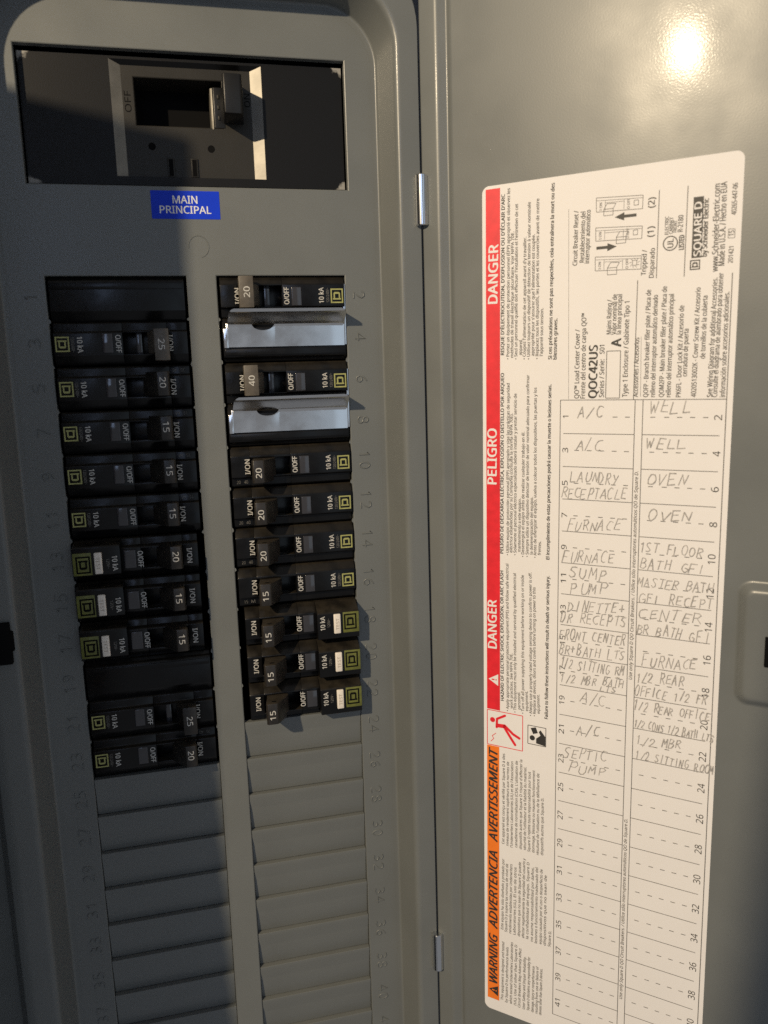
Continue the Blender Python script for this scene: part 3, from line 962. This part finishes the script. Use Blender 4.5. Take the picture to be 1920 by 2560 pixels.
TEXTS = [('DANGER', -31.48, -112.18, -31.61, -89.43, 5.2, 'W'),
    ('PELIGRO', -31.53, -36.46, -31.49, -12.23, 5.2, 'W'),
    ('DANGER', -31.09, 40.88, -30.74, 64.77, 5.2, 'W'),
    ('WARNING', -31.28, -284.77, -31.24, -258.12, 5.2, 'I'),
    ('ADVERTENCIA', -31.24, -254.91, -31.19, -213.81, 5.2, 'I'),
    ('AVERTISSEMENT', -31.18, -208.66, -31.12, -160.91, 5.2, 'I'),
    ('HAZARD OF ELECTRIC SHOCK, EXPLOSION, OR ARC FLASH', -26.84, -136.75, -27.13, -75.41, 1.45, 'b'),
    ('• Apply appropriate personal protective equipment (PPE) and follow safe electrical', -24.31, -141.34, -24.6, -71.98, 1.3, 'r'),
    ('work practices. See NFPA 70E.', -22.39, -139.71, -22.62, -113.36, 1.3, 'r'),
    ('• This equipment must only be installed and serviced by qualified electrical', -20.71, -141.33, -21.1, -76.0, 1.3, 'r'),
    ('personnel.', -18.73, -139.43, -18.93, -131.11, 1.3, 'r'),
    ('• Turn off all power supplying this equipment before working on or inside', -16.98, -141.19, -17.48, -76.42, 1.3, 'r'),
    ('equipment.', -15.1, -139.58, -15.32, -130.06, 1.3, 'r'),
    ('• Always use a properly rated voltage sensing device to confirm power is off.', -13.28, -141.57, -13.91, -74.88, 1.3, 'r'),
    ('• Replace all devices, doors and covers before turning on power to this', -11.5, -141.38, -12.11, -81.37, 1.3, 'r'),
    ('equipment.', -9.65, -139.77, -9.88, -130.73, 1.3, 'r'),
    ('Failure to follow these instructions will result in death or serious injury.', -6.0, -141.55, -5.98, -75.63, 1.45, 'b'),
    ('PELIGRO DE DESCARGA ELÉCTRICA, EXPLOSIÓN O DESTELLO POR ARQUEO', -27.13, -67.46, -26.86, 11.58, 1.45, 'b'),
    ('• Utilice equipo de protección personal (EPP) apropiado y siga las prácticas de seguridad', -24.44, -68.01, -24.26, 7.28, 1.3, 'r'),
    ('eléctrica establecidas por su Compañía (consulte la norma NFPA 70E).', -22.83, -66.69, -22.82, -5.59, 1.3, 'r'),
    ('• Solamente el personal eléctrico especializado deberá instalar y prestar servicio de', -20.97, -67.71, -21.06, 2.88, 1.3, 'r'),
    ('mantenimiento a este equipo.', -19.05, -65.96, -19.0, -42.22, 1.3, 'r'),
    ('• Desenergice el equipo antes de realizar cualquier trabajo en él.', -17.37, -68.16, -17.49, -13.33, 1.3, 'r'),
    ('• Siempre utilice un dispositivo detector de tensión de valor nominal adecuado para confirmar', -15.38, -67.99, -15.56, 10.62, 1.3, 'r'),
    ('la desenergización del equipo.', -13.49, -66.65, -13.51, -41.32, 1.3, 'r'),
    ('• Antes de energizar el equipo, vuelva a colocar todos los dispositivos, las puertas y los', -11.83, -68.05, -12.25, 5.32, 1.3, 'r'),
    ('frentes.', -9.89, -66.71, -9.78, -60.54, 1.3, 'r'),
    ('El incumplimiento de estas precauciones podrá causar la muerte o lesiones serias.', -6.07, -68.29, -6.04, 6.5, 1.45, 'b'),
    ("RISQUE D'ÉLECTROCUTION, D'EXPLOSION OU D'ÉCLAIR D'ARC", -26.87, 19.25, -26.61, 84.32, 1.45, 'b'),
    ('• Portez un équipement de protection personnel (ÉPP) approprié et observez les', -24.44, 17.36, -24.27, 86.39, 1.3, 'r'),
    ('méthodes de travail électrique sécuritaire. Voir NFPA 70E.', -22.66, 18.03, -22.49, 69.15, 1.3, 'r'),
    ("• Seul un personnel qualifié doit effectuer l'installation et l'entretien de cet", -20.88, 17.26, -20.81, 79.88, 1.3, 'r'),
    ('appareil.', -18.96, 19.0, -18.69, 25.44, 1.3, 'r'),
    ("• Coupez l'alimentation de cet appareil avant d'y travailler.", -17.19, 17.14, -17.17, 66.55, 1.3, 'r'),
    ('• Utilisez toujours un dispositif de détection de tension à valeur nominale', -15.29, 17.08, -15.41, 79.91, 1.3, 'r'),
    ("appropriée pour s'assurer que l'alimentation est coupée.", -13.49, 18.46, -13.55, 67.21, 1.3, 'r'),
    ('• Replacez tous les dispositifs, les portes et les couvercles avant de mettre', -11.59, 17.12, -11.83, 80.82, 1.3, 'r'),
    ("l'appareil sous tension.", -9.81, 18.34, -9.69, 37.67, 1.3, 'r'),
    ('Si ces précautions ne sont pas respectées, cela entraînera la mort ou des', -6.01, 16.81, -5.63, 86.01, 1.45, 'b'),
    ('blessures graves.', -3.94, 16.74, -3.85, 33.17, 1.45, 'b'),
    ('Cet appareil est conçu et vérifié par Square D à des', -26.36, -208.64, -26.14, -162.68, 1.25, 'r'),
    ('niveaux de rendement supérieurs aux normes de', -24.27, -208.94, -24.09, -166.28, 1.25, 'r'),
    ("l'Underwriters Laboratories (UL) et de l'Association", -22.19, -209.25, -22.06, -165.65, 1.25, 'r'),
    ("canadienne de normalisation (CSA). L'utilisation de", -19.96, -208.6, -19.87, -164.89, 1.25, 'r'),
    ("dispositifs autres que Square D risque d'affecter la", -17.74, -208.86, -17.7, -163.8, 1.25, 'r'),
    ("sécurité de l'utilisateur et la fiabilité du matériel.", -15.7, -208.71, -15.68, -166.94, 1.25, 'r'),
    ('Square D rejette toute responsabilité pour tout', -13.66, -209.01, -13.67, -168.88, 1.25, 'r'),
    ('dommage, blessures ou mauvais fonctionnement', -11.57, -208.85, -11.62, -167.71, 1.25, 'r'),
    ("résultant de l'utilisation ou de la défaillance de", -9.46, -209.38, -9.56, -168.76, 1.25, 'r'),
    ('dispositifs autres que Square D.', -7.38, -208.95, -7.41, -180.22, 1.25, 'r'),
    ('Este equipo ha sido diseñado y probado por', -26.85, -254.04, -26.35, -216.48, 1.25, 'r'),
    ('Square D y supera las normas de nivel de', -24.9, -254.77, -24.43, -218.46, 1.25, 'r'),
    ('rendimiento establecidas por Underwriters', -22.78, -254.77, -22.34, -218.01, 1.25, 'r'),
    ('Laboratories (UL). El uso de otros', -20.67, -254.78, -20.26, -219.01, 1.25, 'r'),
    ('dispositivos que no sean de Square D puede', -18.4, -254.81, -18.05, -215.64, 1.25, 'r'),
    ('afectar negativamente la seguridad del usuario y', -16.3, -255.0, -16.02, -213.15, 1.25, 'r'),
    ('la confiabilidad del equipo. Square D', -14.23, -254.73, -13.97, -214.6, 1.25, 'r'),
    ('no asume responsabilidad por daños,', -11.99, -255.32, -11.76, -216.44, 1.25, 'r'),
    ('lesiones o funcionamiento inadecuado del', -9.93, -255.51, -9.75, -216.0, 1.25, 'r'),
    ('equipo causado por el uso o desperfecto de', -7.72, -255.17, -7.57, -216.24, 1.25, 'r'),
    ('dispositivos que no sean de', -5.68, -255.18, -5.55, -218.72, 1.25, 'r'),
    ('Square D.', -3.5, -255.03, -3.09, -246.67, 1.25, 'r'),
    ('This equipment is designed and tested', -26.83, -292.91, -26.31, -260.73, 1.25, 'r'),
    ('by Square D to performance levels', -24.66, -293.3, -24.18, -262.78, 1.25, 'r'),
    ('which exceed Underwriters Laboratories', -22.33, -293.22, -21.88, -259.33, 1.25, 'r'),
    ('(UL). Use of other than Square D', -20.18, -293.13, -19.77, -259.97, 1.25, 'r'),
    ('Circuit Breakers May Adversely Affect', -18.05, -293.51, -17.66, -261.09, 1.25, 'r'),
    ('User Safety and Impair Reliability.', -15.75, -293.53, -15.39, -264.65, 1.25, 'r'),
    ('Square D disclaims any responsibility for', -13.56, -293.3, -13.22, -264.13, 1.25, 'r'),
    ('damage, injury or nonperformance', -11.37, -293.36, -11.03, -268.26, 1.25, 'r'),
    ('resulting from use or failure of', -9.37, -293.29, -9.06, -267.71, 1.25, 'r'),
    ('devices other than Square D devices.', -7.47, -293.27, -7.17, -268.12, 1.25, 'r'),
    ('QO™ Load Center Cover /', 5.38, 0.68, 5.28, 28.37, 1.9, 'r'),
    ('Frente del centro de carga QO™', 7.9, 0.67, 7.86, 34.6, 1.9, 'r'),
    ('QOC42US', 11.95, 0.84, 11.89, 21.77, 3.4, 'b'),
    ('Series / Serie:   S01', 15.53, 1.1, 15.37, 21.78, 1.9, 'r'),
    ('A', 20.94, 20.95, 20.86, 24.0, 3.8, 'b'),
    ('Mains Rating /', 17.89, 25.95, 17.86, 39.24, 1.8, 'r'),
    ('Valor nominal de', 19.87, 25.66, 19.9, 41.16, 1.8, 'r'),
    ('la línea principal', 21.77, 25.77, 21.86, 41.03, 1.8, 'r'),
    ('Type 1 Enclosure / Gabinete Tipo 1', 24.78, 1.09, 24.74, 38.13, 1.9, 'r'),
    ('Accessories / Accesorios', 28.97, 1.06, 28.85, 24.12, 1.8, 'r'),
    ('QOFP - Branch breaker filler plate / Placa de', 32.84, 1.03, 32.78, 41.98, 1.8, 'r'),
    ('relleno del interruptor automático derivado', 35.49, 1.01, 35.43, 39.86, 1.8, 'r'),
    ('QOM2FP - Main breaker filler plate / Placa de', 38.77, 0.99, 38.66, 42.86, 1.8, 'r'),
    ('relleno del interruptor automático principal', 41.37, 0.97, 41.3, 39.79, 1.8, 'r'),
    ('PK6FL - Door Lock Kit / Accesorio de', 45.1, 0.93, 45.11, 35.38, 1.8, 'r'),
    ('cerradura de puerta', 47.1, 8.79, 47.06, 26.58, 1.8, 'r'),
    ('4020513002K - Cover Screw Kit / Accesorio', 50.68, 0.89, 50.76, 41.55, 1.8, 'r'),
    ('de tornillos de la cubierta', 53.35, 15.28, 53.32, 38.4, 1.8, 'r'),
    ('See Wiring Diagram for additional Accessories.', 56.41, 0.85, 56.51, 44.7, 1.8, 'r'),
    ('Consulte el diagrama de alambrado para obtener', 58.2, 0.84, 58.48, 46.28, 1.8, 'r'),
    ('información sobre accesorios adicionales.', 60.95, 0.82, 60.81, 39.28, 1.8, 'r'),
    ('Circuit Breaker Reset /', 3.81, 53.46, 4.02, 74.33, 1.8, 'r'),
    ('Restablecimiento del', 6.59, 54.42, 6.81, 73.68, 1.8, 'r'),
    ('interruptor automático', 8.62, 53.91, 8.86, 74.1, 1.8, 'r'),
    ('Tripped /', 30.67, 47.59, 30.77, 56.98, 1.8, 'r'),
    ('Disparado', 33.62, 46.46, 33.72, 57.34, 1.8, 'r'),
    ('(1)', 32.82, 61.56, 32.83, 65.36, 2.4, 'r'),
    ('(2)', 32.81, 72.17, 32.82, 75.86, 2.4, 'r'),
    ('ELECTRIC', 38.72, 61.79, 38.68, 68.37, 1.3, 'r'),
    ('CABINET', 40.28, 61.95, 40.32, 67.88, 1.3, 'r'),
    ('FRONT', 41.7, 62.36, 41.74, 66.6, 1.3, 'r'),
    ('LISTED', 44.23, 55.86, 44.22, 61.05, 1.8, 'b'),
    ('R-2180', 43.57, 62.31, 43.65, 68.26, 1.8, 'r'),
    ('SQUARE D', 50.0, 53.02, 49.6, 72.18, 2.6, 'W'),
    ('by Schneider Electric', 52.44, 52.62, 52.32, 73.07, 1.8, 'b'),
    ('www.Schneider-Electric.com', 56.29, 46.88, 55.8, 77.76, 2.1, 'r'),
    ('Made in U.S.A. / Hecho en EUA', 58.48, 48.87, 58.14, 78.18, 2.1, 'r'),
    ('201421', 61.53, 49.54, 61.61, 55.34, 1.6, 'r'),
    ('15', 61.44, 59.13, 61.48, 60.95, 1.7, 'r'),
    ('40265-447-06', 61.93, 66.39, 62.0, 77.26, 1.7, 'r'),
    ('Use only Square D QO Circuit Breakers. / Utilice sólo interruptores automáticos QO de Square D.', 30.16, -116.76, 30.22, -28.54, 1.35, 'n'),
    ('Use only Square D QO Circuit Breakers. / Utilice sólo interruptores automáticos QO de Square D.', 30.01, -269.4, 30.06, -180.7, 1.35, 'n')]
NOTES = [('A/C', 5.3, -7.1, 16.69, -7.05, 0.43, 4.13),
    ('A/C', 4.95, -20.98, 15.93, -20.7, 0.45, 4.34),
    ('LAUNDRY', 3.17, -33.95, 23.62, -33.99, 0.46, 4.42),
    ('RECEPTACLE', -0.84, -41.02, 26.9, -40.04, 0.47, 4.32),
    ('FURNACE', 1.98, -54.54, 24.45, -53.18, 0.43, 4.15),
    ('FURNACE', -0.08, -68.89, 22.68, -67.12, 0.44, 4.23),
    ('SUMP', 3.03, -75.24, 19.27, -74.77, 0.44, 4.24),
    ('PUMP', 3.52, -82.35, 20.12, -80.45, 0.43, 4.28),
    ('DINETTE+', 2.73, -89.8, 27.11, -88.26, 0.43, 4.32),
    ('DR RECEPTS', -0.49, -95.69, 27.99, -94.18, 0.45, 4.37),
    ('FRONT CENTER', -1.01, -103.45, 27.83, -101.82, 0.45, 4.4),
    ('BR+BATH LTS', -0.93, -109.8, 27.66, -108.87, 0.43, 4.2),
    ('1/2 SITTING RM', -0.22, -116.08, 27.48, -115.83, 0.41, 4.06),
    ('1/2 MBR BATH', -0.13, -122.9, 27.61, -120.84, 0.39, 3.93),
    ('LTS', 17.43, -124.21, 24.41, -123.51, 0.21, 2.4),
    ('A/C', 8.87, -130.94, 20.91, -131.08, 0.43, 4.48),
    ('A/C', 7.44, -146.22, 18.61, -144.29, 0.44, 4.57),
    ('SEPTIC', 1.91, -158.13, 21.48, -155.77, 0.41, 4.24),
    ('PUMP', 3.82, -164.78, 21.26, -162.74, 0.41, 4.26),
    ('WELL', 34.22, -4.99, 50.21, -4.77, 0.34, 3.94),
    ('WELL', 33.12, -19.38, 49.15, -18.53, 0.33, 3.81),
    ('OVEN', 34.24, -33.86, 49.7, -33.15, 0.34, 4.08),
    ('OVEN', 34.34, -48.16, 52.48, -46.81, 0.32, 3.94),
    ('1ST FLOOR', 31.84, -61.16, 56.6, -61.82, 0.32, 3.79),
    ('BATH GFI', 32.32, -68.41, 57.51, -68.19, 0.36, 4.26),
    ('MASTER BATH', 31.85, -76.16, 61.01, -75.44, 0.32, 3.86),
    ('GFI RECEPT', 32.25, -82.78, 61.61, -82.1, 0.34, 4.11),
    ('CENTER', 32.65, -89.42, 57.38, -88.73, 0.34, 4.14),
    ('BR BATH GFI', 31.92, -95.89, 60.6, -96.22, 0.35, 4.17),
    ('FURNACE', 34.43, -109.7, 56.53, -108.35, 0.36, 4.46),
    ('1/2 REAR', 32.18, -117.34, 51.82, -115.82, 0.34, 4.27),
    ('OFFICE 1/2 FR', 31.99, -123.54, 60.71, -122.41, 0.32, 3.91),
    ('1/2 REAR OFFICE', 31.8, -129.79, 61.98, -129.24, 0.31, 3.79),
    ('1/2 CONS 1/2 BATH LTS', 32.03, -137.56, 63.66, -137.9, 0.29, 3.58),
    ('1/2 MBR', 32.96, -145.24, 51.48, -143.18, 0.31, 4.01),
    ('1/2 SITTING ROOM', 33.14, -151.54, 64.58, -151.7, 0.28, 3.63)]

for body, ax, ay, bx, by, cap, st in TEXTS:
    mb = MB()
    big = cap > 4 and st in 'WI'
    wgt = {'W': .026, 'I': .030, 'b': .030, 'r': .012, 'n': .010}[st]
    if big:
        cap = 4.2
        ax -= .15
        bx -= .15
    on_bar = body.startswith('SQUARE')
    text(mb, body, ax, ay, bx, by, cap, Z3 if on_bar else Z2, wgt, .28 if st == 'I' else (.15 if st == 'n' else 0), 3 if cap > 3 else 2)
    name = 'band_heading' if big else ('heading' if st == 'b' else 'printed_line')
    mat = PAPER if st == 'W' else (LIGHTINK if st in 'rn' else INK)
    mb.build(name, mat, lab, smooth=0)


def line(mb, x0, y0, x1, y1, w, z=Z1):
    d = Vector((x1 - x0, y1 - y0)).normalized()
    n = Vector((-d.y, d.x)) * w * .5
    mb.quad((x0 + n.x, y0 + n.y, z), (x0 - n.x, y0 - n.y, z), (x1 - n.x, y1 - n.y, z), (x1 + n.x, y1 + n.y, z))


# circuit table
PT = 13.8165
tb = MB()
for k in range(22):
    y = -k * PT
    if k < 21:
        line(tb, 0 if k else -1.4, y, 28.95 if k else 62.5, y, .28)
    else:
        line(tb, -1.4, y, 62.9, y, .28)
    if 0 < k < 21:
        line(tb, 31.9, y, 60.6, y, .28)
line(tb, -1.35, 0, -1.35, -290.3, .3)
line(tb, 28.9, 0, 28.75, -290, .3)
line(tb, 31.95, 0, 31.95, -290, .3)
line(tb, 62.45, 46, 62.9, -290, .34)
line(tb, 2.05, 0, 1.0, 75.3, .12)
line(tb, 28.2, -.1, 28.55, 45.9, .3)
line(tb, 30.9, 1.2, 30.5, 24.4, .14)
line(tb, 35.5, 46.1, 35.6, 78.2, .3)
line(tb, 45.6, 45.9, 45.8, 78.4, .3)
for a, b2 in (((17.3, 19.3), (22.7, 19.3)), ((22.7, 19.3), (22.75, .7)), ((22.75, .7), (17.2, .7)), ((17.2, .7), (17.3, 19.3))):
    line(tb, *a, *b2, .3)
for a, b2 in (((60.4, 58.4), (60.4, 61.6)), ((60.4, 61.6), (62.6, 61.4)), ((62.6, 61.4), (62.6, 58.3)), ((62.6, 58.3), (60.4, 58.4))):
    line(tb, *a, *b2, .2)
tb.build('table_rules', RULE, lab, smooth=0)
ds = MB()
for k in range(21):
    y = -(k + .5) * PT
    for u in (5.75, 10.95, 16.15, 21.15, 26.05):
        if not (k == 0 and u < 17):
            line(ds, u - .95, y, u + .95, y, .32)
    for u in (35.85, 41.1, 45.9, 50.65, 55.4):
        line(ds, u - .95, y, u + .95, y, .32)
ds.build('dashed_rules', RULE, lab, smooth=0)
for k in range(21):
    for num, u in ((2 * k + 1, .95), (2 * k + 2, 59.85)):
        mb = MB()
        s = str(num)
        yc = -(k + .5) * PT
        wd = 2.0 * len(s) if num % 10 != 1 or num > 9 else 1.0
        text(mb, s, u, yc - wd / 2, u, yc + wd / 2, 2.75 if num % 2 == 0 else 2.35, Z2, .006)
        mb.build('row_number', INK, lab, smooth=0)

# pencil notes
for note in NOTES:
    s, ax, ay, bx, by, ux, uy = note
    mb = MB()
    n = len(s)
    ex, ey = (bx - ax), (by - ay)
    step = 1.0 / n
    for i, ch in enumerate(s):
        if ch not in STROKES:
            continue
        jx, jy = random.uniform(-.10, .10), random.uniform(-.12, .10)
        sc = random.uniform(.82, 1.16) * (1.12 if i == 0 else 1)
        sl_ = random.uniform(.02, .30)
        wd_ = random.uniform(.78, 1.0)
        for st in STROKES[ch]:
            pts = []
            for px, py in st:
                a = (i + .08 + random.uniform(-.03, .03) + (px * wd_ + sl_ * py) * .80 + jx) * step
                c = py * sc + jy + random.uniform(-.06, .06)
                pts.append((ax + ex * a + ux * c, ay + ey * a + uy * c))
            ribbon(mb, pts, random.uniform(.28, .44), Z3 + random.uniform(0, .02))
    mb.build('pencil_note', PENCIL, lab, smooth=0)

# warning pictograms
pg = MB()
for a, b2 in (((-34.2, -142.4), (-17.0, -142.4)), ((-17.0, -142.4), (-17.0, -159.5)), ((-17.0, -159.5), (-34.2, -159.5)), ((-34.2, -159.5), (-34.2, -142.4))):
    line(pg, *a, *b2, .35)
shock = lab


def blob(mb, pts, w, z=Z1):
    for i in range(len(pts) - 1):
        line(mb, *pts[i], *pts[i + 1], w, z + .004 * i)
    for q in pts:
        mb.poly(circle(q[0], q[1], w * .5, 10), z + .02)


pg.poly(circle(-31.6, -147.0, 1.25, 16), Z1)                       # head
blob(pg, [(-29.6, -150.3), (-29.4, -146.2), (-25.5, -143.9)], 1.1)    # arms
blob(pg, [(-29.2, -149.4), (-25.9, -149.2)], 1.9)                     # body
blob(pg, [(-25.9, -149.6), (-22.2, -155.0), (-20.6, -157.2)], 1.25)   # leg
blob(pg, [(-25.7, -148.8), (-21.6, -152.2), (-18.6, -153.6)], 1.25)   # leg
blob(pg, [(-32.4, -157.8), (-31.0, -156.2), (-31.8, -155.0), (-30.0, -153.4)], .3)   # spark
pg.build('shock_pictogram', RED, lab, smooth=0)
wt = MB()
wt.poly([(-33.5, -127.2), (-28.8, -130.0), (-28.8, -124.4)], Z2)
wt.build('warning_triangle', PAPER, lab, smooth=0)
ex = MB()
line(ex, -32.0, -127.2, -30.6, -127.2, .6, Z3)
ex.poly(circle(-29.8, -127.2, .34, 10), Z3)
ex.build('exclamation_mark', RED, lab, smooth=0)
wt = MB()
wt.poly([(-33.7, -289.0), (-28.9, -291.8), (-28.9, -286.2)], Z2)
wt.build('warning_triangle', INK, lab, smooth=0)
ex = MB()
line(ex, -32.1, -289.0, -30.7, -289.0, .6, Z3)
ex.poly(circle(-29.9, -289.0, .34, 10), Z3)
ex.build('exclamation_mark', ORANGE, lab, smooth=0)
rd = MB()
for a, b2 in (((-14.5, -146.2), (-6.1, -146.2)), ((-6.1, -146.2), (-6.1, -155.1)), ((-6.1, -155.1), (-14.5, -155.1)), ((-14.5, -155.1), (-14.5, -146.2))):
    line(rd, *a, *b2, .3)
rd.poly(circle(-12.4, -152.0, 1.25, 16), Z1)
rd.poly([(-6.3, -154.9), (-6.3, -150.4), (-8.6, -147.6), (-9.4, -148.6), (-8.6, -150.2), (-10.6, -152.0), (-10.6, -154.3)], Z1 + .01)
rd.poly([(-13.2, -147.4), (-10.8, -146.6), (-9.8, -149.2), (-12.0, -150.1)], Z1 + .02)
rd.build('reading_pictogram', INK, lab, smooth=0)

# reset drawings: three little breakers with arrows
for v0, v1, su, sv, hatch in ((50.0, 56.0, 16.8, -1.2, True), (61.3, 67.0, 20.0, -1.0, False), (72.2, 78.2, 14.9, -1.0, False)):
    d_ = MB()
    q = [(12.0, v0 + .7), (11.9, v1), (29.7, v1 - 1.1), (29.6, v0)]
    for i in range(4):
        line(d_, *q[i], *q[(i + 1) % 4], .22)
    line(d_, 12.0, v1 - 1.1, 29.7, v1 - 2.0, .16)
    line(d_, 15.4, v0 + .8, 15.4, v1 - 1.4, .15)
    line(d_, 22.6, v0 + .6, 22.6, v1 - 1.8, .15)
    line(d_, 15.4, v1 - 2.2, 22.6, v1 - 2.4, .15)
    h0 = su
    for a, b2 in (((h0, v0 + sv), (h0 + 3.6, v0 + sv)), ((h0 + 3.6, v0 + sv), (h0 + 3.6, v0 + 1.4)), ((h0 + 3.6, v0 + 1.4), (h0, v0 + 1.4)), ((h0, v0 + 1.4), (h0, v0 + sv)), ((h0, v0 + 1.4), (h0 + 1.2, v0 + 3.4)), ((h0 + 1.2, v0 + 3.4), (h0 + 4.6, v0 + 3.2)), ((h0 + 4.6, v0 + 3.2), (h0 + 3.6, v0 + 1.4))):
        line(d_, *a, *b2, .2, Z1 + .02)
    for a, b2 in (((26.4, v0 + 1.6), (28.0, v0 + 1.6)), ((28.0, v0 + 1.6), (28.0, v0 + 3.4)), ((28.0, v0 + 3.4), (26.4, v0 + 3.4)), ((26.4, v0 + 3.4), (26.4, v0 + 1.6))):
        line(d_, *a, *b2, .2)
    if hatch:
        for k in range(9):
            a = 2 * math.pi * k / 9
            line(d_, 27.2 + 1.2 * math.cos(a), v0 + 2.5 + 1.2 * math.sin(a), 27.2 + 2.0 * math.cos(a + .3), v0 + 2.5 + 2.0 * math.sin(a + .3), .16)
    text(d_, 'I ON', 13.7, v0 + 1.2, 13.7, v0 + 4.0, 1.0, Z2, .01)
    text(d_, 'O OFF', 24.3, v0 + .6, 24.3, v0 + 4.3, 1.0, Z2, .01)
    d_.build('reset_drawing', RULE, lab, smooth=0)
for x0, x1, y in ((12.3, 20.2, 59.3), (27.4, 19.2, 70.2)):
    ar = MB()
    s_ = 1 if x1 > x0 else -1
    ar.rect(min(x0, x1 - s_ * 3), max(x0, x1 - s_ * 3), y - .55, y + .55, Z1)
    ar.poly([(x1, y), (x1 - s_ * 3.6, y + 1.5), (x1 - s_ * 3.6, y - 1.5)], Z1 + .02)
    ar.build('arrow', INK, lab, smooth=0)
ul = MB()
c0, c1 = circle(40.2, 58.5, 2.75, 28), circle(40.2, 58.5, 2.35, 28)
ul.loops([[(x, y, Z1) for x, y in c0], [(x, y, Z1) for x, y in c1]])
text(ul, 'UL', 40.2, 56.9, 40.2, 60.1, 2.2, Z1, .02)
ul.build('listing_mark', INK, lab, smooth=0)
sq_d(lab, 47.5, 51.1, 48.1, 51.7, Z1, INK, thin=1.1)
MB().rect(47.95, 51.5, 52.4, 74.1, Z1).build('emblem_bar', LIGHTINK, lab, smooth=0)

# ================================================================ an unseen open cabinet, added to throw shade on the left column
cab = empty('added_shade_cabinet', FP, 'unseen grey cabinet added left of the panel so its door shades the left column', 'cabinet')
MB().box(-640, -310, -900, 180, -6, 90).build('cabinet_body', PAINT, cab, bevel=2)
ang = math.atan2(140, 221.5)
dl = 271.0
cdm = T(-306, 0, 20) @ Matrix.Rotation(-ang, 4, 'Y')
cdo = MB().prism_z([(0, -880), (dl - 8.5, -880), (dl, 138.5), (0, 138.5)], -1.2, 0)
cdo.build('cabinet_door', PAINT, cab, cdm, bevel=.3)
MB().box(dl - 40, dl - 25, -420, -330, -16, -1.2).build('door_latch', VOID, cab, cdm, bevel=1)

# ================================================================ an unseen post, added behind the camera to shade the door's lower corner
WOOD = new_mat('dull_timber', (0.20, 0.13, 0.075), 0.7, vary=0.3, vscale=18)
post = MB().box(0, 66, -1560, 900, 0, 40).build('added_shade_post', WOOD, None, FP @ T(-157, 106, 454) @ Matrix.Rotation(-0.15, 4, 'Z'), bevel=2)
tag(post, 'unseen wooden post added behind the camera to shade the lower right corner of the door', 'wooden post')
